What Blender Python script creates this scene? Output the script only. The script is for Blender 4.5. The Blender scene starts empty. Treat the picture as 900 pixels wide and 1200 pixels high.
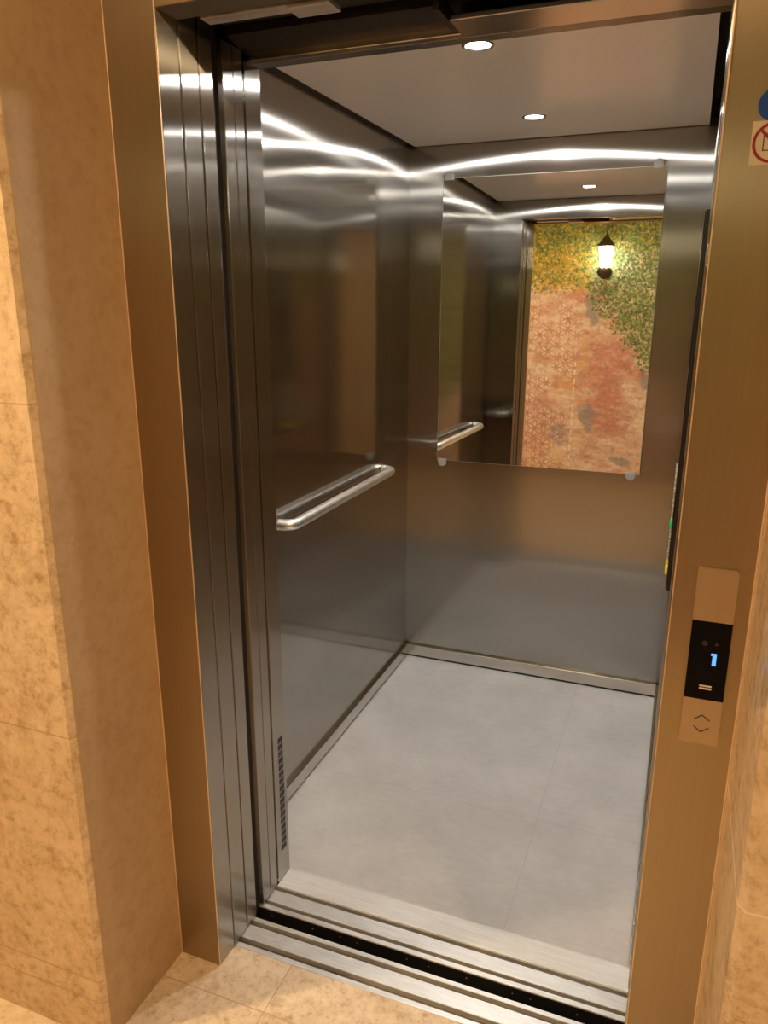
import bpy, bmesh, math, random
import numpy as np
from mathutils import Vector, Matrix
random.seed(7)
S = bpy.context.scene
COL = S.collection
PI = math.pi

# ------------------------------------------------------------------ helpers
def wloc(o):
    v = Vector((0, 0, 0))
    while o is not None:
        v += o.location; o = o.parent
    return v

def obj(name, bm, mat, parent=None, smooth=False, origin=None):
    """links one mesh object; geometry is given in world metres"""
    if smooth:
        for f in bm.faces: f.smooth = True
    off = wloc(parent) if parent else Vector((0, 0, 0))
    loc = Vector((0, 0, 0))
    if origin is not None: loc = Vector(origin) - off
    bmesh.ops.translate(bm, verts=bm.verts, vec=-(off + loc))
    me = bpy.data.meshes.new(name); bm.to_mesh(me); bm.free()
    for m in (mat if isinstance(mat, (list, tuple)) else [mat]): me.materials.append(m)
    o = bpy.data.objects.new(name, me); COL.objects.link(o)
    o.location = loc
    if parent: o.parent = parent
    return o

def tag(o, label, cat, group=None):
    o['label'] = label; o['category'] = cat
    if group: o['group'] = group
    return o

def thing(name, label, cat, loc, group=None):
    o = bpy.data.objects.new(name, None); COL.objects.link(o)
    o.location = loc; o.empty_display_size = .05
    return tag(o, label, cat, group)

def struct(name, bm, mat, label=None, parent=None, cat=None):
    o = obj(name, bm, mat, parent)
    if not parent: o['kind'] = 'structure'
    if label: o['label'] = label
    if cat: o['category'] = cat
    return o

def B(): return bmesh.new()

def box(bm, x0, x1, y0, y1, z0, z1, bev=0, seg=2):
    vs = [bm.verts.new((x, y, z)) for x in (x0, x1) for y in (y0, y1) for z in (z0, z1)]
    idx = [(0, 1, 3, 2), (4, 6, 7, 5), (0, 4, 5, 1), (2, 3, 7, 6), (0, 2, 6, 4), (1, 5, 7, 3)]
    fs = [bm.faces.new([vs[i] for i in f]) for f in idx]
    if bev:
        es = set(e for f in fs for e in f.edges)
        bmesh.ops.bevel(bm, geom=list(es), offset=bev, segments=seg, affect='EDGES', profile=.6)
    return bm

def bbox(x0, x1, y0, y1, z0, z1, bev=0, seg=2): return box(B(), x0, x1, y0, y1, z0, z1, bev, seg)

def prism(bm, pts, axis, a0, a1):
    """closed outline extruded along an axis; pts are the two other coordinates in order"""
    def P(p, a):
        return {'x': (a, p[0], p[1]), 'y': (p[0], a, p[1]), 'z': (p[0], p[1], a)}[axis]
    lo = [bm.verts.new(P(p, a0)) for p in pts]; hi = [bm.verts.new(P(p, a1)) for p in pts]
    n = len(pts)
    bm.faces.new(lo); bm.faces.new(hi[::-1])
    for i in range(n):
        j = (i + 1) % n; bm.faces.new((lo[j], lo[i], hi[i], hi[j]))
    bmesh.ops.recalc_face_normals(bm, faces=bm.faces)
    return bm

def rrect(x0, x1, z0, z1, r, n=6):
    pts = []
    for cx, cz, a in ((x1 - r, z1 - r, 0), (x0 + r, z1 - r, 90), (x0 + r, z0 + r, 180), (x1 - r, z0 + r, 270)):
        for k in range(n + 1):
            t = math.radians(a + 90 * k / n); pts.append((cx + r * math.cos(t), cz + r * math.sin(t)))
    return pts

def tube(bm, path, r, n=16, cap=True):
    path = [Vector(p) for p in path]; rings = []
    t0 = (path[1] - path[0]).normalized()
    up = Vector((0, 0, 1)) if abs(t0.z) < .9 else Vector((1, 0, 0))
    a = t0.cross(up).normalized()
    for i, p in enumerate(path):
        t = (path[min(i + 1, len(path) - 1)] - path[max(i - 1, 0)]).normalized()
        a = (a - t * a.dot(t)).normalized(); b = t.cross(a)
        rr = r[i] if isinstance(r, (list, tuple)) else r
        rings.append([bm.verts.new(p + (a * math.cos(2 * PI * k / n) + b * math.sin(2 * PI * k / n)) * rr) for k in range(n)])
    for i in range(len(rings) - 1):
        for k in range(n):
            j = (k + 1) % n
            bm.faces.new((rings[i][k], rings[i][j], rings[i + 1][j], rings[i + 1][k]))
    if cap:
        bm.faces.new(rings[0][::-1]); bm.faces.new(rings[-1])
    bmesh.ops.recalc_face_normals(bm, faces=bm.faces)
    return bm

def lathe(bm, prof, c, axis='z', n=32):
    """prof: list of (radius, height along axis)"""
    c = Vector(c); rings = []
    for r, h in prof:
        ring = []
        for k in range(n):
            t = 2 * PI * k / n; u, v = r * math.cos(t), r * math.sin(t)
            d = {'z': (u, v, h), 'y': (u, h, v), 'x': (h, u, v)}[axis]
            ring.append(bm.verts.new(c + Vector(d)))
        rings.append(ring)
    for i in range(len(rings) - 1):
        for k in range(n):
            j = (k + 1) % n; bm.faces.new((rings[i][k], rings[i][j], rings[i + 1][j], rings[i + 1][k]))
    bm.faces.new(rings[0]); bm.faces.new(rings[-1])
    bmesh.ops.recalc_face_normals(bm, faces=bm.faces)
    return bm

# ------------------------------------------------------------------ materials
class NT:
    def __init__(s, name):
        s.m = bpy.data.materials.new(name); s.m.use_nodes = True
        s.t = s.m.node_tree; s.t.nodes.clear()
        s.out = s.t.nodes.new('ShaderNodeOutputMaterial')
    def n(s, typ, **kw):
        nd = s.t.nodes.new('ShaderNode' + typ)
        for k, v in kw.items():
            if k.startswith('i_'):
                nd.inputs[k[2:].replace('_', ' ')].default_value = v
            else: setattr(nd, k, v)
        return nd
    def l(s, a, b): s.t.links.new(a, b)
    def math(s, op, a, b=None, c=None):
        nd = s.n('Math', operation=op)
        for i, v in enumerate((a, b, c)):
            if v is None: continue
            if isinstance(v, (int, float)): nd.inputs[i].default_value = v
            else: s.l(v, nd.inputs[i])
        return nd.outputs[0]
    def mix(s, f, a, b, typ='MIX'):
        nd = s.n('MixRGB', blend_type=typ)
        for i, v in enumerate((f, a, b)):
            if isinstance(v, (int, float)): nd.inputs[i].default_value = v
            elif isinstance(v, tuple): nd.inputs[i].default_value = (*v, 1)
            else: s.l(v, nd.inputs[i])
        return nd.outputs[0]
    def ramp(s, f, stops):
        nd = s.n('ValToRGB'); cr = nd.color_ramp
        while len(cr.elements) < len(stops): cr.elements.new(.5)
        for e, (p, c) in zip(cr.elements, stops):
            e.position = p; e.color = (*c, 1) if isinstance(c, tuple) else (c, c, c, 1)
        s.l(f, nd.inputs[0]); return nd.outputs[0]
    def pos(s, scale=(1, 1, 1)):
        g = s.n('NewGeometry'); m = s.n('Mapping'); m.inputs['Scale'].default_value = scale
        s.l(g.outputs['Position'], m.inputs[0]); return m.outputs[0]
    def noise(s, vec, sc, det=3, rough=.5):
        nd = s.n('TexNoise'); nd.inputs['Scale'].default_value = sc
        nd.inputs['Detail'].default_value = det; nd.inputs['Roughness'].default_value = rough
        s.l(vec, nd.inputs['Vector']); return nd.outputs[0]
    def bsdf(s, color, rough, metal=0, **kw):
        nd = s.n('BsdfPrincipled')
        for k, v in (('Base Color', color), ('Roughness', rough), ('Metallic', metal)):
            if isinstance(v, tuple): nd.inputs[k].default_value = (*v, 1)
            elif isinstance(v, (int, float)): nd.inputs[k].default_value = v
            else: s.l(v, nd.inputs[k])
        for k, v in kw.items():
            i = nd.inputs[k.replace('_', ' ')]
            if isinstance(v, (int, float, tuple)): i.default_value = v
            else: s.l(v, i)
        return nd

def plain(name, col, rough=.5, metal=0, **kw):
    t = NT(name); b = t.bsdf(col, rough, metal, **kw); t.l(b.outputs[0], t.out.inputs[0]); return t.m

def brushed(name, col, rough=.34, aniso=.95, sharp=.3, srough=.12, wave=.0, vertical=True, grain=.05):
    """brushed steel: reflections smear across the grain; a second sharper lobe"""
    t = NT(name)
    g = t.n('NewGeometry')
    cr = t.n('VectorMath', operation='CROSS_PRODUCT')
    t.l(g.outputs['True Normal'], cr.inputs[0])
    cr.inputs[1].default_value = (.003, .006, 1) if vertical else (1, 0, 0)
    sc = (160, 160, 2.2) if vertical else (2, 160, 160)
    gr = t.noise(t.pos(sc), 1, 3, .6)
    gf = t.math('MULTIPLY_ADD', gr, grain * 2, 1 - grain)
    colr = t.mix(1, col, gf, 'MULTIPLY')
    vor = t.noise(t.pos((1.3, 1.3, 1.9)), 1.3, 2, .4)
    bump = t.n('Bump'); bump.inputs['Strength'].default_value = wave; bump.inputs['Distance'].default_value = .02
    t.l(vor, bump.inputs['Height'])
    # rough = spread across the grain, aniso = spread along it
    ra = math.sqrt(rough * aniso)
    a = t.n('BsdfAnisotropic', distribution='MULTI_GGX'); t.l(colr, a.inputs['Color'])
    a.inputs['Roughness'].default_value = math.sqrt(ra); a.inputs['Anisotropy'].default_value = -(1 - ra / rough)
    rb = math.sqrt(srough * aniso * .6)
    b = t.n('BsdfAnisotropic', distribution='MULTI_GGX'); t.l(colr, b.inputs['Color'])
    b.inputs['Roughness'].default_value = math.sqrt(rb); b.inputs['Anisotropy'].default_value = -(1 - rb / srough)
    t.l(cr.outputs[0], b.inputs['Tangent'])
    t.l(cr.outputs[0], a.inputs['Tangent'])
    if wave:
        t.l(bump.outputs[0], a.inputs['Normal']); t.l(bump.outputs[0], b.inputs['Normal'])
    mx = t.n('MixShader'); mx.inputs[0].default_value = sharp
    t.l(a.outputs[0], mx.inputs[1]); t.l(b.outputs[0], mx.inputs[2]); t.l(mx.outputs[0], t.out.inputs[0])
    return t.m

def joint_mask(t, specs, w=.0016):
    """specs: (axis index, offset, period) -> 1 on the joint"""
    g = t.n('NewGeometry'); sp = t.n('SeparateXYZ'); t.l(g.outputs['Position'], sp.inputs[0])
    acc = None
    for ax, off, per in specs:
        v = t.math('PINGPONG', t.math('SUBTRACT', sp.outputs[ax], off), per / 2)
        v = t.math('LESS_THAN', v, w)
        acc = v if acc is None else t.math('MAXIMUM', acc, v)
    return acc

def limestone(name, joints, c0=(.66, .49, .30), c1=(.78, .62, .42), seed=(0, 0, 0), rough=.16, jcol=(.42, .27, .13)):
    t = NT(name)
    m = t.n('Mapping'); m.inputs['Location'].default_value = seed
    g = t.n('NewGeometry'); t.l(g.outputs['Position'], m.inputs[0]); P = m.outputs[0]
    big = t.noise(P, 2.6, 5, .62)
    base = t.mix(t.ramp(big, [(.32, 0.), (.68, 1.)]), c0, c1)
    # fine cloudy grain
    fine = t.noise(P, 38, 5, .7)
    base = t.mix(.8, base, t.ramp(fine, [(.32, (.60, .52, .42)), (.48, (.94, .93, .92)), (.60, (1.04, 1.04, 1.04)), (.74, (1.12, 1.14, 1.16))]), 'MULTIPLY')
    mid = t.noise(P, 11, 6, .68)
    base = t.mix(.42, base, t.ramp(mid, [(.30, (.66, .58, .48)), (.5, (1., 1., 1.)), (.7, (1.1, 1.12, 1.16))]), 'MULTIPLY')
    # brown mineral veins in clusters
    vn = t.noise(P, 13, 7, .72)
    vein = t.ramp(t.math('ABSOLUTE', t.math('SUBTRACT', vn, .5)), [(0., 1.), (.045, 0.)])
    cl = t.ramp(t.noise(P, 3.4, 3, .6), [(.54, 0.), (.66, 1.)])
    base = t.mix(t.math('MULTIPLY', t.math('MULTIPLY', vein, cl), .5), base, (.36, .19, .07))
    pits = t.ramp(t.noise(P, 75, 4, .75), [(.58, 0.), (.68, 1.)])
    base = t.mix(t.math('MULTIPLY', pits, .42), base, (.40, .24, .11))
    # small fossil spots
    v = t.n('TexVoronoi'); v.inputs['Scale'].default_value = 17; t.l(P, v.inputs['Vector'])
    spot = t.ramp(v.outputs['Distance'], [(.05, 1.), (.16, 0.)])
    cl2 = t.ramp(t.noise(P, 6, 2), [(.5, 0.), (.6, 1.)])
    base = t.mix(t.math('MULTIPLY', t.math('MULTIPLY', spot, cl2), .5), base, (.34, .17, .06))
    blot = t.ramp(t.noise(P, 8, 5, .7), [(.57, 0.), (.70, 1.)])
    base = t.mix(t.math('MULTIPLY', blot, .55), base, (.40, .22, .08))
    j = joint_mask(t, joints)
    base = t.mix(t.math('MULTIPLY', j, .75), base, jcol)
    r = t.math('MULTIPLY_ADD', j, .5, rough)
    bs = t.bsdf(base, r, 0)
    bs.inputs['Specular IOR Level'].default_value = .5
    t.l(bs.outputs[0], t.out.inputs[0]); return t.m

def vinyl(name):
    t = NT(name); P = t.pos()
    a = t.noise(P, 3.2, 6, .6); b = t.noise(t.pos((1, 2.2, 1)), 26, 5, .7)
    c = t.ramp(a, [(.3, (.44, .435, .43)), (.7, (.57, .567, .56))])
    c = t.mix(.5, c, t.ramp(b, [(.3, (.86, .86, .86)), (.7, (1.12, 1.12, 1.12))]), 'MULTIPLY')
    j = joint_mask(t, [(0, .80, 1.3), (1, -.98, .83)], .0011)
    c = t.mix(t.math('MULTIPLY', j, .3), c, (.22, .2, .18))
    bs = t.bsdf(c, .42); t.l(bs.outputs[0], t.out.inputs[0]); return t.m

def aluminium(name, col=(.80, .79, .77), rough=.42, metal=.75, pm=.35):
    t = NT(name)
    sc = t.noise(t.pos((5, 240, 40)), 1, 5, .75)
    patch = t.noise(t.pos((14, 40, 1)), 1, 5, .7)
    c = t.mix(.55, col, t.ramp(sc, [(.3, (.62, .62, .62)), (.6, (1., 1., 1.))]), 'MULTIPLY')
    c = t.mix(pm, c, t.ramp(patch, [(.4, (.7, .68, .64)), (.6, (1., 1., 1.))]), 'MULTIPLY')
    r = t.math('MULTIPLY_ADD', patch, .3 * min(1, pm * 3), rough - .15 * min(1, pm * 3))
    bs = t.bsdf(c, r, metal); t.l(bs.outputs[0], t.out.inputs[0]); return t.m

def emis(name, col, st):
    t = NT(name); e = t.n('Emission'); e.inputs[0].default_value = (*col, 1); e.inputs[1].default_value = st
    t.l(e.outputs[0], t.out.inputs[0]); return t.m

M = {}
M['steel_wall'] = brushed('brushed_steel_wall', (.47, .455, .43), rough=.45, aniso=.010, sharp=.34, srough=.022, wave=.06)
M['steel_left'] = brushed('brushed_steel_left_wall', (.48, .46, .43), rough=.40, aniso=.010, sharp=.5, srough=.009, wave=.05)
M['steel_door'] = brushed('brushed_steel_door', (.47, .455, .43), rough=.45, aniso=.010, sharp=.25, srough=.04)
M['steel_frame'] = brushed('brushed_steel_frame', (.42, .34, .225), rough=.25, aniso=.04, sharp=.15, srough=.09, grain=.06)  # neutral steel tinted warm to carry the hall's reflected light
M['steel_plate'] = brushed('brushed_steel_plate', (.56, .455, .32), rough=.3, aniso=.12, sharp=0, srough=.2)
M['chrome'] = plain('polished_steel', (.78, .76, .73), .16, 1)
M['satin'] = plain('satin_steel', (.95, .94, .92), .36, 1)
M['edge'] = plain('bevel_highlight', (.85, .66, .45), .45, .6)  # pale colour painting the glint of light along the frame edges
M['skirt'] = plain('polished_skirting_steel', (.60, .57, .53), .2, 1)
M['mirror'] = plain('mirror_silver', (.90, .90, .87), .0, 1)
M['mirror_edge'] = plain('ground_glass_edge', (.62, .66, .56), .3, 0)
M['acrylic'] = plain('clear_acrylic', (.72, .70, .66), .12, 0, Transmission_Weight=.6, IOR=1.45)
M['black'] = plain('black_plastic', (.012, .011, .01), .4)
M['void'] = plain('dark_shaft', (.010, .008, .007), .75)  # near-black stands in for the unlit shaft
M['darkmetal'] = plain('dark_painted_steel', (.05, .042, .035), .35, .8)
M['gap_shade'] = plain('dark_gap', (.015, .013, .012), .6)  # near-black fill for the shade in toe gaps and vent slots
M['display'] = plain('black_display_glass', (.002, .002, .003), .3, 0, Specular_IOR_Level=.12)
M['dim'] = plain('unlit_display_icon', (.035, .02, .022), .4)
M['digit'] = emis('blue_display_light', (.13, .36, 1.0), 1.6)
M['white_print'] = plain('pale_print', (.75, .66, .55), .5)
M['engrave'] = plain('engraved_dark_line', (.06, .04, .025), .5)
M['ceil'] = plain('cabin_ceiling_laminate', (.93, .90, .86), .2)
M['cabin_floor'] = vinyl('grey_stone_vinyl')
M['alu'] = aluminium('worn_aluminium')
M['alu_bright'] = aluminium('bright_aluminium_strip', (.95, .98, 1.0), .22, .35, .12)
M['groove'] = plain('dark_groove', (.16, .14, .11), .5, .5)  # grooves coloured darker than the treads
M['stone_left'] = limestone('beige_limestone_left', [(2, .77, .66), (2, .168, 50), (0, -1.15, 1.2)], seed=(3.1, 1.7, .4))
M['stone_right'] = limestone('beige_limestone_right', [(2, .80, .66), (0, 1.9, 1.2)], seed=(7.3, 2.2, 5.1), jcol=(.86, .74, .56))
M['stone_floor'] = limestone('beige_limestone_floor', [(0, .33, .62), (1, -1.905, .62)], c0=(.68, .54, .37), c1=(.76, .63, .46), seed=(1.3, 9.2, 4), rough=.22)
M['plaster'] = plain('warm_plaster', (.36, .28, .19), .8)
M['plaster_white'] = plain('white_ceiling_paint', (.74, .68, .58), .8)
M['blue'] = plain('blue_sticker', (.0, .055, .30), .7)
M['sign_white'] = plain('sign_backing', (.58, .50, .40), .45)
M['sign_red'] = plain('sign_red', (.26, .008, .010), .45)
M['sign_black'] = plain('sign_black', (.03, .025, .02), .5)
M['green'] = plain('green_button', (.01, .38, .09), .35, 0, Emission_Color=(.02, .6, .15, 1), Emission_Strength=.25)
M['yellow'] = plain('yellow_button', (.75, .52, .02), .35, 0, Emission_Color=(.9, .6, .05, 1), Emission_Strength=.2)
M['button'] = plain('steel_button', (.75, .74, .72), .25, 1)
M['iron'] = plain('bronzed_iron', (.07, .05, .035), .45, .6)
M['lamp_glass'] = emis('lit_lantern_glass', (1., .84, .58), 34)
M['lens'] = emis('lit_lamp_lens', (1., .93, .82), 30)
M['warm_lens'] = emis('warm_lamp_lens', (1., .66, .34), 12)

# ------------------------------------------------------------------ dimensions
W = 1.12            # door line / cabin right side
XR = 1.128          # inner face of the cabin's right wall
XO = .165           # left side of the door opening
YF = -1.465         # inner face of the cabin front
H = 2.2

# ------------------------------------------------------------------ cabin shell
b = bbox(-.03, 0, YF, -.2265, -.02, 2.29); box(b, -.03, 0, -.2235, .0, -.02, 2.29); box(b, -.032, -.004, -.24, -.21, -.02, 2.29)
struct('wall_left', b, M['steel_left'], 'brushed steel left wall of the lift cabin')
struct('wall_back', bbox(-.03, XR + .03, 0, .03, -.02, 2.29), M['steel_wall'], 'brushed steel back wall of the lift cabin')
struct('wall_right', bbox(XR, XR + .03, YF, .0, -.02, 2.29), M['steel_wall'], 'brushed steel right wall of the lift cabin')
b = bbox(-.03, XO - .022, YF - .065, YF, -.0, 2.29)
b2 = box(b, XO - .022, XO, YF - .065, YF, .003, 2.10, .0015)
struct('wall_front_left', b, M['steel_wall'], 'narrow brushed steel return beside the retracted car doors')
struct('wall_front_right', bbox(W, XR + .03, YF - .065, YF, .003, 2.29, .001), M['steel_wall'], 'brushed steel return at the right of the car entrance')
struct('wall_front_top', bbox(XO - .022, W, YF - .035, YF, 2.10, 2.29, .0012), M['steel_wall'], 'steel transom above the car entrance')
struct('floor', bbox(.0, XR, YF, 0, -.03, 0), M['cabin_floor'], 'pale grey stone-look vinyl floor of the lift cabin')
struct('ceiling', bbox(.024, XR - .026, YF + .012, -.012, H, H + .03, .001), M['ceil'], 'pale glossy ceiling panel of the lift cabin')
struct('ceiling_void', bbox(-.03, XR + .03, YF - .03, .03, 2.285, 2.30), M['void'])

def baseboard(name, pts_fn, lab):
    o = struct(name, pts_fn(), M['skirt'], lab)
    return o
def back_sk():
    b = B()
    prof = [(0, .060), (-.012, .060), (-.0145, .057), (-.0145, .010), (0, .010)]
    prism(b, prof, 'x', .0, XR); return b
def left_sk():
    b = B(); prism(b, [(0, .060), (.012, .060), (.0145, .057), (.0145, .010), (0, .010)], 'y', YF, 0.); return b
def right_sk():
    b = B(); prism(b, [(XR, .060), (XR - .010, .060), (XR - .012, .057), (XR - .012, .010), (XR, .010)], 'y', YF, 0.); return b
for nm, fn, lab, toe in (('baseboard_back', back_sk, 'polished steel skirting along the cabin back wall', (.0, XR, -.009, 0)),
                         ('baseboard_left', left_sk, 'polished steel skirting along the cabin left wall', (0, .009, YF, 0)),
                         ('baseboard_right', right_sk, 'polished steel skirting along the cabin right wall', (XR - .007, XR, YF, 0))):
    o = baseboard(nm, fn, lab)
    obj('shadow_gap', bbox(toe[0], toe[1], toe[2], toe[3], 0, .0105), M['gap_shade'], o)  # dark strip for the shade under the skirting

struct('seam_line', bbox(-.001, .0007, -.2262, -.2242, .06, 2.2), M['skirt'], 'thin bright line added along the panel seam of the left cabin wall')  # polished strip added so the seam shows as a bright line
# vent in the left return
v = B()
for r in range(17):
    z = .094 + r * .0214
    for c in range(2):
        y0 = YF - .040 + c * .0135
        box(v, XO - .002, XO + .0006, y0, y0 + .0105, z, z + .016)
vo = obj('ventilation_grille', v, M['gap_shade'], None, origin=(XO, YF - .03, .09))
tag(vo, 'narrow column of dark ventilation slots low on the left steel return', 'vent')

# ------------------------------------------------------------------ ceiling lights
def disc_light(name, loc, r, energy, col, spread=150):
    L = bpy.data.lights.new(name, 'AREA'); L.shape = 'DISK'; L.size = 2 * r; L.energy = energy; L.color = col
    L.spread = math.radians(spread)
    o = bpy.data.objects.new(name, L); COL.objects.link(o); o.location = loc; return o

def downlight(x, y, z, r, label, group, cat, lens, energy, col, spread=150, name_='lamp'):
    t = thing('ceiling_light', label, cat, (x, y, z), group)
    pr = [(r * .92, -.0005), (r, -.003), (r * 1.16, -.0025), (r * 1.22, 0), (r * 1.22, .004), (r * .92, .004)]
    ring = B(); c = Vector((x, y, z)); n = 40; rings = []
    for rr, h in pr: rings.append([ring.verts.new(c + Vector((rr * math.cos(2 * PI * k / n), rr * math.sin(2 * PI * k / n), h))) for k in range(n)])
    for i in range(len(rings)):
        q = rings[(i + 1) % len(rings)]
        for k in range(n): ring.faces.new((rings[i][k], rings[i][(k + 1) % n], q[(k + 1) % n], q[k]))
    bmesh.ops.recalc_face_normals(ring, faces=ring.faces)
    obj('trim_ring', ring, M['chrome'], t, True)
    dome = B(); c0_ = Vector((x, y, z + .001)); nn = 32; hh = r * .085
    prof = [(r * .93 * math.cos(a), -hh * math.sin(a)) for a in [PI / 2 * k / 7 for k in range(7)]]
    rg = [[dome.verts.new(c0_ + Vector((q * math.cos(2 * PI * k / nn), q * math.sin(2 * PI * k / nn), h))) for k in range(nn)] for q, h in prof]
    tip = dome.verts.new(c0_ + Vector((0, 0, -hh)))
    for i in range(len(rg) - 1):
        for k in range(nn): dome.faces.new((rg[i][k], rg[i + 1][k], rg[i + 1][(k + 1) % nn], rg[i][(k + 1) % nn]))
    for k in range(nn): dome.faces.new((rg[-1][k], tip, rg[-1][(k + 1) % nn]))
    bmesh.ops.recalc_face_normals(dome, faces=dome.faces)
    obj('lens', dome, emis(name_ + '_lens', col, energy / (PI * PI * r * r * .93)), t, True)
    return t
downlight(.557, -.341, H, .033, 'small round bright ceiling light nearest the mirror wall', 'round lights in the lift ceiling', 'ceiling light', M['lens'], 12.5, (1, .965, .91))
downlight(.566, -1.115, H, .033, 'small round bright ceiling light nearest the lift door', 'round lights in the lift ceiling', 'ceiling light', M['lens'], 12.5, (1, .965, .91))

# ------------------------------------------------------------------ mirror
MX0, MX1, MZ0, MZ1 = .143, .977, .951, 2.078
TH = math.radians(.72)
mir = thing('wall_mirror', 'large frameless rectangular mirror clipped to the steel back wall', 'mirror', ((MX0 + MX1) / 2, -.003, MZ1))
g = B(); box(g, MX0, MX1, -.008, -.004, MZ0, MZ1, .0012, 1)
for f in g.faces:
    f.material_index = 0 if (f.normal.y < -.9) else 1
go = obj('mirror_glass', g, [M['mirror'], M['mirror_edge']], mir)
for cx, top in ((.168, 1), (.948, 1), (.168, 0), (.944, 0)):
    s = 1 if top else -1; zc = MZ1 + .006 if top else MZ0 - .006
    pts = []
    R_ = .0185
    for k in range(15):
        a = PI * k / 14; pts.append((cx + R_ * math.cos(a), zc + s * R_ * math.sin(a)))
    pts += [(cx - R_, zc - s * .014), (cx + R_, zc - s * .014)]
    c = B(); prism(c, pts, 'y', -.0155, -.0085)
    bmesh.ops.bevel(c, geom=[e for e in c.edges if abs(e.verts[0].co.y - e.verts[1].co.y) < 1e-5 and e.verts[0].co.y < -.015], offset=.003, segments=2, affect='EDGES')
    pc = obj('clip', c, M['acrylic'], mir)
    pb = B(); prism(pb, [p for p in pts[:15]] , 'y', -.0085, -.002); 
    obj('clip_spacer', pb, M['acrylic'], pc)
mir.rotation_euler = (-TH, 0, 0)
mir.location = ((MX0 + MX1) / 2, -.003, MZ1)

# ------------------------------------------------------------------ handrail
hr = thing('handrail', 'chrome tubular grab rail with rounded ends on the left cabin wall', 'handrail', (0, -.74, .957))
xr_, y1, y2, z = .050, -.313, -1.172, .957
path = [(-.0, y1, z), (.008, y1, z)]
rc = .034
for k in range(9):
    a = PI / 2 * k / 8; path.append((xr_ - rc + rc * math.sin(a), y1 - rc + rc * math.cos(a), z))
for k in range(9):
    a = PI / 2 * k / 8; path.append((xr_ - rc + rc * math.cos(a), y2 + rc - rc * math.sin(a), z))
path += [(.008, y2, z), (0, y2, z)]
obj('rail_tube', tube(B(), path, .0172, 24), M['satin'], hr, True)
for y in (y1, y2):
    obj('wall_flange', lathe(B(), [(.0185, 0), (.0185, .006), (.0165, .008)], (0.0, y, z), 'x', 32), M['chrome'], hr)

# ------------------------------------------------------------------ car operating panel on the right wall
cp = thing('control_panel', 'tall slim black-edged button panel on the right cabin wall', 'control panel', (XR, -.97, .87))
cy0, cy1, cz0, cz1 = -1.10, -.84, .873, 1.812
obj('panel_body', bbox(XR - .013, XR + .001, cy0, cy1, cz0, cz1, .003), M['black'], cp)
obj('face_plate', bbox(XR - .0155, XR - .013, cy0 + .004, cy1 - .004, cz0 + .004, cz1 - .004, .0008), M['darkmetal'], cp)
obj('floor_display', bbox(XR - .0165, XR - .0155, cy0 + .06, cy1 - .06, 1.45, 1.62, .0004), M['display'], cp)
zz = [1.165, 1.135, 1.104, 1.072, 1.04, 1.01, .98, .95]
for i, z_ in enumerate(zz):
    for yy in ((-1.04, -.97, -.90) if i not in (4,) else (-1.04,)):
        mt = M['green'] if i == 4 else M['button']
        o = obj('button', lathe(B(), [(.010, 0), (.0115, -.001), (.0115, -.0055), (.009, -.0068)], (XR - .0155, yy, z_), 'x', 24), mt, cp)
        if i == 4: o['label'] = 'green button'
for yy in (-1.04, -.97):
    o = obj('button', lathe(B(), [(.012, 0), (.013, -.001), (.013, -.0055), (.0105, -.0068)], (XR - .0155, yy, .912), 'x', 24), M['yellow'], cp)
    o['label'] = 'yellow button'

# ------------------------------------------------------------------ doors (retracted to the left)
d1 = thing('door_1', 'two-leaf sliding landing doors of brushed steel, retracted behind the left jamb', 'lift door', (-.2, -1.71, 0))
d1['kind'] = 'structure'
obj('door_leaf', bbox(-.45, XO + .001, -1.763, -1.706, .006, 2.135, .0018), M['steel_door'], d1)
obj('door_leaf', bbox(-.45, XO + .001, -1.700, -1.656, .006, 2.135, .0018), M['steel_door'], d1)
d2 = thing('door_2', 'two-leaf sliding car doors of brushed steel, retracted behind the left return', 'lift door', (-.2, -1.58, 0))
d2['kind'] = 'structure'
obj('door_leaf', bbox(-.45, XO + .001, -1.618, -1.580, .006, 2.118, .0018), M['steel_door'], d2)
obj('door_leaf', bbox(-.45, XO + .001, -1.577, -1.541, .006, 2.118, .0018), M['steel_door'], d2)
struct('wall_shaft_left', bbox(-.50, XO - .03, -1.7055, -1.6995, -.06, 2.34), M['void'])
struct('door_gap_shade', bbox(-.45, XO - .012, -1.655, -1.619, -.003, 2.33), M['void'])  # black slab filling the door gap as painted deep shade
struct('wall_shaft_side', bbox(-.52, -.46, -1.80, -1.47, -.06, 2.34), M['void'])
struct('wall_shaft_right', bbox(W + .012, W + .05, -1.76, -1.53, -.15, 2.34), M['void'])

# ------------------------------------------------------------------ sills
def sill(name, ys, label):
    """ys: alternating ridge/groove boundaries"""
    t = thing(name, label, 'door sill', ((XO + W) / 2, (ys[0] + ys[-1]) / 2, 0))
    b = B(); g = B()
    for i in range(0, len(ys) - 1):
        if i % 2 == 0: box(b, -.10, W + .005, ys[i], ys[i + 1], -.030, 0, .0012, 1)
        else: box(g, -.10, W + .005, ys[i], ys[i + 1], -.030, -.014)
    obj('tread', b, M['alu'], t); obj('guide_groove', g, M['groove'], t)
    return t
sill('landing_sill', [-1.763, -1.747, -1.731, -1.687, -1.673, -1.660], 'grooved worn aluminium landing door sill next to the beige hall floor')
sill('car_sill', [-1.622, -1.607, -1.596, -1.553, -1.541, -1.5405], 'grooved worn aluminium car door sill behind the black gap')
st = obj('threshold_strip', bbox(XO - .0, W + .006, -1.5405, YF, -.02, .0035, .0012, 1), M['alu_bright'], None, origin=(.64, -1.5, 0))
for k in range(3): pass
tag(st, 'bright scratched aluminium threshold strip along the cabin floor edge', 'threshold strip')
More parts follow.
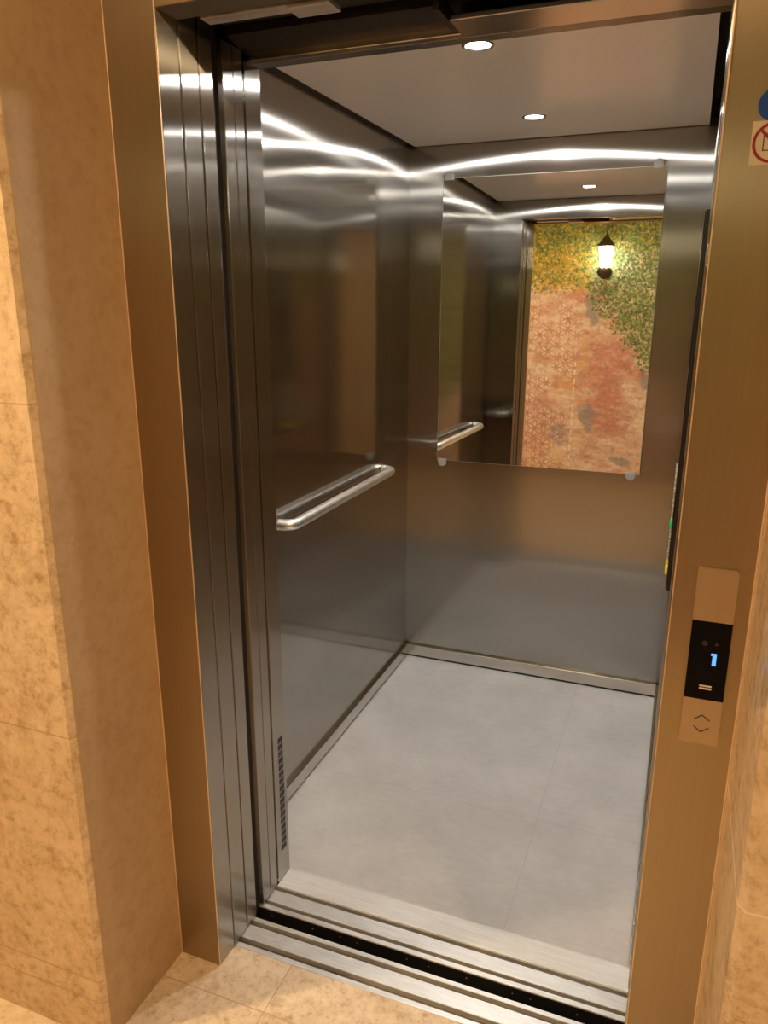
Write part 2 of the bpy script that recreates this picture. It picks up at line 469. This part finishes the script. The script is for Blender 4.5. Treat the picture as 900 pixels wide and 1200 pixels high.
obj('sill_gap_shade', bbox(-.1, W + .005, -1.6232, -1.6222, -.16, -.0035), M['black'], [o for o in COL.objects if o.name == 'car_sill'][0])  # black plate added to deepen the shade in the sill gap
struct('floor_shaft_gap', bbox(-.1, W + .02, -1.66, -1.622, -.20, -.12), M['void'])
bb = B()
for k in range(14):
    x = .2 + k * .068
    lathe(bb, [(.003, 0), (.003, .0015), (.001, .003)], (x + random.uniform(-.008, .008), -1.6225, -.012 - .01 * random.random()), 'y', 8)
bolts = B()
for k in range(11):
    x = .22 + k * .088 + random.uniform(-.04, .04)
    lathe(bolts, [(.0028, 0), (.0028, -.002), (.0012, -.003)], (x, -1.6232, -.016 - .006 * random.random()), 'y', 10)
bb.free()
sb = obj('sill_bolts', bolts, M['chrome'], None, origin=(.6, -1.6215, -.018))
car_sill = [o for o in COL.objects if o.name == 'car_sill'][0]
sb.parent = car_sill; sb.location = sb.location - car_sill.location; sb['kind'] = 'stuff'

# ------------------------------------------------------------------ portal frame
pf = thing('door_frame', 'brushed steel portal frame around the lift entrance, tinted warm for hall light', 'door frame', (.64, -1.80, 0))
for x0, x1, yb, lab in ((.05, XO, -1.766, 'left jamb'), (W, 1.243, -1.664, 'right jamb with the call panel')):
    jb = bbox(x0, x1, -1.83, yb, 0, 2.23, .0028, 3)
    for f in jb.faces:
        if abs(f.normal.x) > .95: f.material_index = 1      # reveals carry the door finish
    obj('jamb', jb, [M['steel_frame'], M['steel_door']], pf)['label'] = lab
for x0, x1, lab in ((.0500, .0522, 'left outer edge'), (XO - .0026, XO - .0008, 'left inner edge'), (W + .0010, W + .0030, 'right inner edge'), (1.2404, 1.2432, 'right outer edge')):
    obj('edge_highlight', bbox(x0, x1, -1.8315, -1.8285, 0, 2.225, .0006, 1), M['edge'], pf)  # slim strips added as painted highlights on the bevels
obj('header', bbox(XO + .0003, W - .0003, -1.83, -1.762, 2.108, 2.23, .0018), M['steel_frame'], pf)

# header machinery between landing and car doors
hm = thing('door_track', 'dark door operator and track hidden above the lift entrance', 'door track', (.64, -1.66, 2.12))
obj('track_housing', bbox(XO + .001, W - .002, -1.757, -1.700, 2.137, 2.30), M['darkmetal'], hm)
obj('dark_cover', bbox(.17, .55, -1.700, -1.615, 2.14, 2.30, .002), M['black'], hm)
br = obj('track_bracket', bbox(.20, .46, -1.742, -1.706, 2.112, 2.120, .001), M['alu'], hm)
br2 = bbox(.385, .47, -1.748, -1.700, 2.104, 2.112, .001); obj('bracket_end', br2, M['alu'], hm)
b = B(); prism(b, [(-1.600, 2.30), (-1.600, 2.128), (-1.522, 2.114), (-1.522, 2.30)], 'x', XO, W + .01)
obj('car_header', b, M['darkmetal'], hm)
obj('header_lip', bbox(XO, W + .005, -1.522, YF - .0355, 2.100, 2.150, .002), M['skirt'], hm)
obj('header_cover', bbox(.645, W + .005, -1.612, -1.5225, 2.096, 2.106, .0015), M['skirt'], hm)
obj('cover_stop', bbox(.628, .640, -1.66, -1.55, 2.10, 2.16, .001), M['black'], hm)
struct('ceiling_shaft', bbox(-.5, 1.3, -1.83, YF, 2.335, 2.35), M['void'])

# ------------------------------------------------------------------ marble walls of the hall
ZC = 2.62
b = B(); prism(b, [(-2.2, -2.10), (.0398, -2.10), (.0498, -2.086), (.0498, -1.80), (-2.2, -1.80)], 'z', 0, ZC)
struct('wall_hall_left', b, M['stone_left'], 'beige limestone pier left of the lift entrance')
b = B(); prism(b, [(3.0, -2.137), (1.2532, -2.137), (1.2432, -2.124), (1.2432, -1.80), (3.0, -1.80)], 'z', 0, ZC)
struct('wall_hall_right', b, M['stone_right'], 'beige limestone pier right of the lift entrance')
struct('wall_hall_top', bbox(.049, 1.244, -1.88, -1.80, 2.231, ZC), M['stone_left'], 'beige limestone above the portal frame')
struct('floor_hall', bbox(-2.2, 3.0, -4.1, -1.763, -.05, 0), M['stone_floor'], 'polished beige limestone hall floor')
struct('ceiling_hall', bbox(-2.2, 3.0, -4.1, -1.80, ZC, ZC + .05), M['plaster_white'])
struct('wall_hall_end_left', bbox(-2.25, -2.2, -4.1, -1.80, 0, ZC), M['plaster'])
struct('wall_hall_end_right', bbox(3.0, 3.05, -4.1, -1.80, 0, ZC), M['plaster'])

# ------------------------------------------------------------------ mural wall behind the camera (painted per vertex)
def mural():
    rng = np.random.default_rng(5)
    X0, X1, Z0, Z1, d = -1.1, 1.7, 0., ZC, .005
    nx = int((X1 - X0) / d) + 1; nz = int((Z1 - Z0) / d) + 1
    xs = np.linspace(X0, X1, nx); zs = np.linspace(Z0, Z1, nz)
    X, Z = np.meshgrid(xs, zs)
    def vnoise(fx, fz, seed):
        r = np.random.default_rng(seed)
        gx = int((X1 - X0) * fx) + 3; gz = int((Z1 - Z0) * fz) + 3
        g = r.random((gz, gx)); u = (X - X0) * fx; v = (Z - Z0) * fz
        iu = u.astype(int); iv = v.astype(int); fu = u - iu; fv = v - iv
        fu = fu * fu * (3 - 2 * fu); fv = fv * fv * (3 - 2 * fv)
        a = g[iv, iu] * (1 - fu) + g[iv, iu + 1] * fu; c = g[iv + 1, iu] * (1 - fu) + g[iv + 1, iu + 1] * fu
        return a * (1 - fv) + c * fv
    def fbm(fx, fz, seed, o=4):
        t = 0; w = 0
        for k in range(o):
            t = t + vnoise(fx * 2 ** k, fz * 2 ** k, seed + k * 17) * .55 ** k; w += .55 ** k
        return t / w
    def sm(v, a, b2): return np.clip((v - a) / (b2 - a), 0, 1)
    C = np.zeros((nz, nx, 3))
    def lay(mask, col):
        nonlocal C
        m = np.clip(mask, 0, 1)[..., None]; C = C * (1 - m) + np.array(col) * m
    C[:] = (.62, .43, .30)
    lay(sm(fbm(2, 3, 1), .42, .62), (.70, .54, .39))
    lay(sm(fbm(7, 30, 2), .5, .7) * .6, (.80, .68, .54))
    red = np.exp(-(((X - .42) / .33) ** 2 + ((Z - .95) / .55) ** 2)) + .7 * np.exp(-(((X + .2) / .22) ** 2 + ((Z - .35) / .4) ** 2)) + .6 * np.exp(-(((X - .3) / .2) ** 2 + ((Z - 1.85) / .3) ** 2))
    lay(sm(fbm(5, 9, 3) + .42 * red, .60, .86) * .8, (.50, .19, .14))
    lay(sm(fbm(13, 30, 4), .56, .7) * .5, (.70, .48, .32))
    for cx, cz, sx, sz in ((.30, .72, .10, .17), (.05, .55, .12, .13), (.28, 1.65, .07, .18), (.78, 1.05, .06, .12), (.62, .32, .09, .05), (-.08, 2.02, .13, .12)):
        e = np.exp(-(((X - cx - .25 * (cz - Z) * .6) / sx) ** 2 + ((Z - cz) / sz) ** 2))
        lay(sm(e + .9 * (fbm(14, 18, 9) - .5), .45, .75) * .75, (.25, .25, .26))
    lay(sm(fbm(20, 26, 6), .58, .68) * .35, (.30, .20, .13))
    lay(sm(fbm(3, 3, 8), .5, .62) * (X < .3) * .5, (.72, .50, .22))
    # flower lattice on the left: six-petal flowers ringed by circles
    s = .165
    acc = np.zeros_like(X); h = s * math.sqrt(3) / 2
    def stamp(fn, cx, cz, ext):
        i0 = max(0, int((cx - ext - X0) / d)); i1 = min(nx, int((cx + ext - X0) / d) + 2)
        j0 = max(0, int((cz - ext - Z0) / d)); j1 = min(nz, int((cz + ext - Z0) / d) + 2)
        if i0 >= i1 or j0 >= j1: return
        v = fn(X[j0:j1, i0:i1] - cx, Z[j0:j1, i0:i1] - cz)
        acc[j0:j1, i0:i1] = np.maximum(acc[j0:j1, i0:i1], v)
    for j in range(-1, int(ZC / h) + 2):
        for i in range(-9, 3):
            cx = i * s + (s / 2 if j % 2 else 0); cz = j * h
            for k in range(6):
                a = PI / 3 * k + PI / 6
                def petal(x, z, a=a):
                    u = x * math.cos(a) + z * math.sin(a) - .040; v = -x * math.sin(a) + z * math.cos(a)
                    q = np.sqrt((u / .036) ** 2 + (v / .0165) ** 2)
                    return 1 - np.clip(np.abs(q - 1) / .36, 0, 1) ** 2
                stamp(petal, cx, cz, .09)
            stamp(lambda x, z: .9 * (1 - np.clip(np.abs(np.hypot(x, z) - .095) / .006, 0, 1) ** 2), cx, cz, .11)
    wear = sm(fbm(6, 6, 31), .36, .52) * sm(.24 - X + .2 * (fbm(3, 3, 12) - .5), -.02, .14) * sm(1.85 - Z, 0, .2)
    lay((1 - acc) * wear * .5, (.82, .64, .46)); lay(acc * wear * .8, (.44, .22, .16))
    # broken pale vertical line
    dash = (np.abs(X - .17) < .006) * (Z < 1.2) * ((Z * 13) % 1 < .6)
    lay(dash * .8, (.82, .72, .58))
    # foliage splats
    def leaves(n, reg, cols, ang=(0, PI), L=(.009, .02), wd=.45):
        k = 0; tries = 0
        while k < n and tries < n * 12:
            tries += 1
            cx = rng.uniform(X0, X1); cz = rng.uniform(.2, ZC)
            if rng.random() > reg(cx, cz): continue
            k += 1
            l = rng.uniform(*L); a = rng.uniform(*ang); r = int(l / d) + 2
            i = int((cx - X0) / d); j = int((cz - Z0) / d)
            i0, i1, j0, j1 = max(0, i - r), min(nx, i + r), max(0, j - r), min(nz, j + r)
            if i0 >= i1 or j0 >= j1: continue
            dx = X[j0:j1, i0:i1] - cx; dz = Z[j0:j1, i0:i1] - cz
            u = dx * math.cos(a) + dz * math.sin(a); v = -dx * math.sin(a) + dz * math.cos(a)
            m = ((u / l) ** 2 + (v / (l * wd)) ** 2 < 1)
            c = np.array(cols[rng.integers(len(cols))]) * rng.uniform(.7, 1.25)
            C[j0:j1, i0:i1][m] = C[j0:j1, i0:i1][m] * .15 + c * .85
    def right(x, z):
        e = 1.0 + (.85 - x) * 1.2
        return min(1, max(0, (z - e) / .3 + .1)) * (1 if x > .2 else .2)
    def left(x, z):
        return min(1, max(0, (z - 1.78) / .15)) * min(1, max(0, (.28 - x) / .1)) * .95
    def lowleft(x, z):
        return (1 if x < -.45 and z > .9 else 0) * .8
    def top(x, z): return min(1, max(0, (z - 2.12) / .12))
    G = [(.10, .15, .035), (.15, .21, .05), (.20, .27, .08), (.07, .12, .05), (.26, .32, .12), (.46, .42, .22), (.58, .46, .30)]
    Yl = [(.32, .30, .03), (.46, .36, .03), (.20, .24, .03), (.55, .38, .05), (.13, .16, .03), (.50, .26, .05)]
    leaves(24000, right, G[:6]); leaves(9500, left, Yl); leaves(5000, lowleft, Yl[:5] + G[:3]); leaves(6000, top, G[:4] + Yl[:3])
    C *= .86 * (.82 + .36 * fbm(60, 60, 77, 2))[..., None]
    C = np.clip(C, 0, .95)
    V = np.stack([X, np.full_like(X, -4.1), Z], -1).reshape(-1, 3)
    idx = np.arange(nx * nz).reshape(nz, nx)
    F = np.stack([idx[:-1, :-1], idx[:-1, 1:], idx[1:, 1:], idx[1:, :-1]], -1).reshape(-1, 4)[:, ::-1]
    me = bpy.data.meshes.new('wall_mural')
    me.vertices.add(len(V)); me.vertices.foreach_set('co', V.ravel().astype(np.float32))
    me.loops.add(F.size); me.loops.foreach_set('vertex_index', F.ravel().astype(np.int32))
    me.polygons.add(len(F)); me.polygons.foreach_set('loop_start', (np.arange(len(F)) * 4).astype(np.int32))
    me.update(calc_edges=True)
    at = me.color_attributes.new('mural', 'FLOAT_COLOR', 'POINT')
    cc = np.concatenate([C.reshape(-1, 3), np.ones((nx * nz, 1))], 1).astype(np.float32)
    at.data.foreach_set('color', cc.ravel())
    t = NT('painted_mural'); a = t.n('Attribute'); a.attribute_name = 'mural'
    bs = t.bsdf(t.mix(1, a.outputs['Color'], (.93, 1., 1.18), 'MULTIPLY'), .75); t.l(bs.outputs[0], t.out.inputs[0]); me.materials.append(t.m)
    o = bpy.data.objects.new('wall_mural', me); COL.objects.link(o)
    o['kind'] = 'structure'; o['label'] = 'weathered mural wallpaper of green foliage, red plaster and flower lattice seen in the mirror'
mural()
b = bbox(-2.2, 3.0, -4.16, -4.104, 0, ZC)
struct('wall_hall_back', b, M['plaster'])
for xa, xb in ((-2.2, -1.1), (1.7, 3.0)): pass

# ------------------------------------------------------------------ coach lantern on the mural wall (seen in the mirror)
lx, ly, lz = .378, -3.965, 2.0
ln = thing('wall_lantern', 'lit bronze coach lantern on the mural wall, reflected in the mirror', 'wall lamp', (lx, -4.1, 1.85))
def hexring(r, z, rot=PI / 6): return [Vector((lx + r * math.cos(rot + PI / 3 * k), ly + r * math.sin(rot + PI / 3 * k), z)) for k in range(6)]
rb, rt, z0, z1 = .043, .068, lz, lz + .175
b = B(); A_, C_ = hexring(rb, z0), hexring(rt, z1)
va = [b.verts.new(p) for p in A_]; vc = [b.verts.new(p) for p in C_]
for k in range(6): b.faces.new((va[k], va[(k + 1) % 6], vc[(k + 1) % 6], vc[k]))
obj('glass_pane', b, M['lamp_glass'], ln)
b = B()
for k in range(6): tube(b, [A_[k], C_[k]], .0035, 6)
for ring in (A_, C_):
    for k in range(6): tube(b, [ring[k], ring[(k + 1) % 6]], .0045, 6)
obj('lantern_cage', b, M['iron'], ln)
b = B()
lev = [(.080, z1 + .002), (.082, z1 + .010), (.060, z1 + .030), (.034, z1 + .062), (.016, z1 + .082)]
rings = [[b.verts.new(p) for p in hexring(r, z_)] for r, z_ in lev]
for i in range(len(rings) - 1):
    for k in range(6): b.faces.new((rings[i][k], rings[i][(k + 1) % 6], rings[i + 1][(k + 1) % 6], rings[i + 1][k]))
b.faces.new(rings[0][::-1]); b.faces.new(rings[-1])
obj('roof', b, M['iron'], ln)
obj('finial', lathe(B(), [(.012, 0), (.016, .008), (.006, .018), (.009, .028), (.002, .045)], (lx, ly, z1 + .082), 'z', 16), M['iron'], ln, True)
obj('bowl', lathe(B(), [(.044, 0), (.060, -.012), (.064, -.035), (.050, -.062), (.028, -.080), (.008, -.092)], (lx, ly, z0 - .002), 'z', 24), M['iron'], ln, True)
obj('wall_plate', lathe(B(), [(.050, 0), (.050, .010), (.035, .018)], (lx, -4.1, z0 - .03), 'y', 28), M['iron'], ln, True)
obj('arm', tube(B(), [(lx, -4.09, z0 - .05), (lx, -4.05, z0 - .075), (lx, -4.01, z0 - .07), (lx, ly, z0 - .045)], .010, 12), M['iron'], ln, True)

# warm hall downlights, unseen, added to light the hall
for (x, y, e, lab) in ((-.75, -2.75, 52, 'added unseen warm round light in the hall ceiling left of the lift'),
                       (.62, -3.1, 9, 'added unseen warm round light in the hall ceiling before the lift'),
                       (1.9, -2.95, 28, 'added unseen warm round light in the hall ceiling right of the lift')):
    downlight(x, y, ZC, .045, lab, None, 'ceiling light', M['warm_lens'], e, (1, .71, .40), 160)

# ------------------------------------------------------------------ call panel on the right jamb
FY = -1.83
cpn = thing('call_panel', 'tall rounded hall call plate with a blue floor number on the right jamb', 'call panel', (1.187, FY, .869))
b = B(); prism(b, rrect(1.156, 1.2185, .869, 1.188, .0065), 'y', FY - .0075, FY + .001)
bmesh.ops.bevel(b, geom=[e for e in b.edges if abs(e.verts[0].co.y - (FY - .0075)) < 1e-5 and abs(e.verts[1].co.y - (FY - .0075)) < 1e-5], offset=.0016, segments=2, affect='EDGES')
obj('face_plate', b, M['steel_plate'], cpn)
y_ = FY - .0076
dp = obj('display', bbox(1.1563, 1.2182, y_ - .0006, FY - .003, .9545, 1.0955), M['display'], cpn)
yd = y_ - .0008
def flat(pts, y0=None, dep=.0004):
    y0 = yd if y0 is None else y0
    return prism(B(), pts, 'y', y0 - dep, y0)
o = obj('floor_number', flat([(1.1935, 1.0185), (1.1995, 1.0185), (1.1995, 1.0405), (1.1910, 1.0405), (1.1905, 1.0365), (1.1935, 1.0365)]), M['digit'], dp); o['label'] = 'glowing blue number 1'
b = B(); prism(b, [(1.1785, .9735), (1.1975, .9735), (1.1975, .9765), (1.1785, .9765)], 'y', yd - .0004, yd)
prism(b, [(1.1785, .9785), (1.1975, .9785), (1.1975, .9812), (1.1785, .9812)], 'y', yd - .0004, yd)
obj('display_mark', b, M['white_print'], dp)
obj('display_icon', lathe(B(), [(.0045, 0), (.0045, -.0003)], (1.1795, yd, 1.057), 'y', 20), M['dim'], dp)
obj('display_icon', flat([(1.194, 1.055), (1.201, 1.055), (1.1975, 1.061)]), M['dim'], dp)
def chev(zc, s):
    x = 1.189; w = .0125; h = .0095 * s; k = .0017 * s
    return flat([(x - w, zc), (x, zc + h), (x + w, zc), (x + w - .0004, zc - k), (x, zc + h - 1.35 * k), (x - w + .0004, zc - k)], y_ + .0001, .0006)
obj('up_button', chev(.9165, 1), M['engrave'], cpn); obj('down_button', chev(.9015, -1), M['engrave'], cpn)

# ------------------------------------------------------------------ stickers on the right jamb
bs_ = obj('safety_sticker', lathe(B(), [(.0215, 0), (.0215, -.0006)], (1.1858, FY, 1.8685), 'y', 48), M['blue'], None, origin=(1.1858, FY, 1.8685))
tag(bs_, 'round blue sticker on the right steel jamb above the red prohibition sign', 'sticker')
sg = thing('prohibition_sign', 'pale square sticker with red crossed circle on the right steel jamb', 'sign', (1.189, FY, 1.791))
obj('backing', bbox(1.1605, 1.2175, FY - .0006, FY, 1.791, 1.848), M['sign_white'], sg)
sx, sz_ = 1.189, 1.8195
def ring2(cx, cz, ro, ri, y0, y1, n=48):
    b = B(); R4 = []
    for rr, yy in ((ro, y0), (ri, y0), (ri, y1), (ro, y1)):
        R4.append([b.verts.new((cx + rr * math.cos(2 * PI * k / n), yy, cz + rr * math.sin(2 * PI * k / n))) for k in range(n)])
    for i in range(4):
        q = R4[(i + 1) % 4]
        for k in range(n): b.faces.new((R4[i][k], R4[i][(k + 1) % n], q[(k + 1) % n], q[k]))
    bmesh.ops.recalc_face_normals(b, faces=b.faces); return b
b = ring2(sx, sz_, .0268, .0230, FY - .0012, FY - .0006)
a = math.radians(-45); d_ = Vector((math.cos(a), math.sin(a))); n_ = Vector((-d_.y, d_.x)) * .0018; e = d_ * .024; c_ = Vector((sx, sz_))
prism(b, [tuple(c_ + e + n_), tuple(c_ - e + n_), tuple(c_ - e - n_), tuple(c_ + e - n_)], 'y', FY - .0014, FY - .0007)
obj('red_ring', b, M['sign_red'], sg)
b = B()
for x0, x1, q0, q1 in ((1.176, 1.1772, 1.809, 1.832), (1.2008, 1.202, 1.809, 1.832), (1.176, 1.202, 1.831, 1.832), (1.176, 1.202, 1.809, 1.8100)):
    box(b, x0, x1, FY - .0010, FY - .0006, q0, q1)
obj('lift_symbol', b, M['sign_black'], sg)

# ------------------------------------------------------------------ camera
cam = bpy.data.cameras.new('camera'); co = bpy.data.objects.new('camera', cam); COL.objects.link(co)
yaw, pit, rol, F = .372232587, .267050712, .0006, 891.163
cyw, syw, cpt, spt = math.cos(yaw), math.sin(yaw), math.cos(pit), math.sin(pit)
f = Vector((-syw * cpt, cyw * cpt, -spt)); r = Vector((cyw, syw, 0)); u = r.cross(f)
r2 = r * math.cos(rol) + u * math.sin(rol); u2 = -r * math.sin(rol) + u * math.cos(rol)
R3 = Matrix((r2, u2, -f)).transposed()
co.matrix_world = Matrix.Translation((1.10485731, -3.11427541, 1.60046331)) @ R3.to_4x4()
cam.sensor_fit = 'VERTICAL'; cam.sensor_height = 36; cam.lens = F / 1200 * 36; cam.clip_start = .01
S.camera = co

# ------------------------------------------------------------------ world and colour
w = bpy.data.worlds.new('world'); S.world = w; w.use_nodes = True
w.node_tree.nodes['Background'].inputs[0].default_value = (1, .72, .45, 1)
w.node_tree.nodes['Background'].inputs[1].default_value = .02
S.view_settings.view_transform = 'Standard'; S.view_settings.look = 'None'
S.view_settings.exposure = 0
c = S.cycles
c.sample_clamp_indirect = 12; c.blur_glossy = .1; c.max_bounces = 14; c.glossy_bounces = 8; c.diffuse_bounces = 5; c.transmission_bounces = 6
c.use_denoising = True
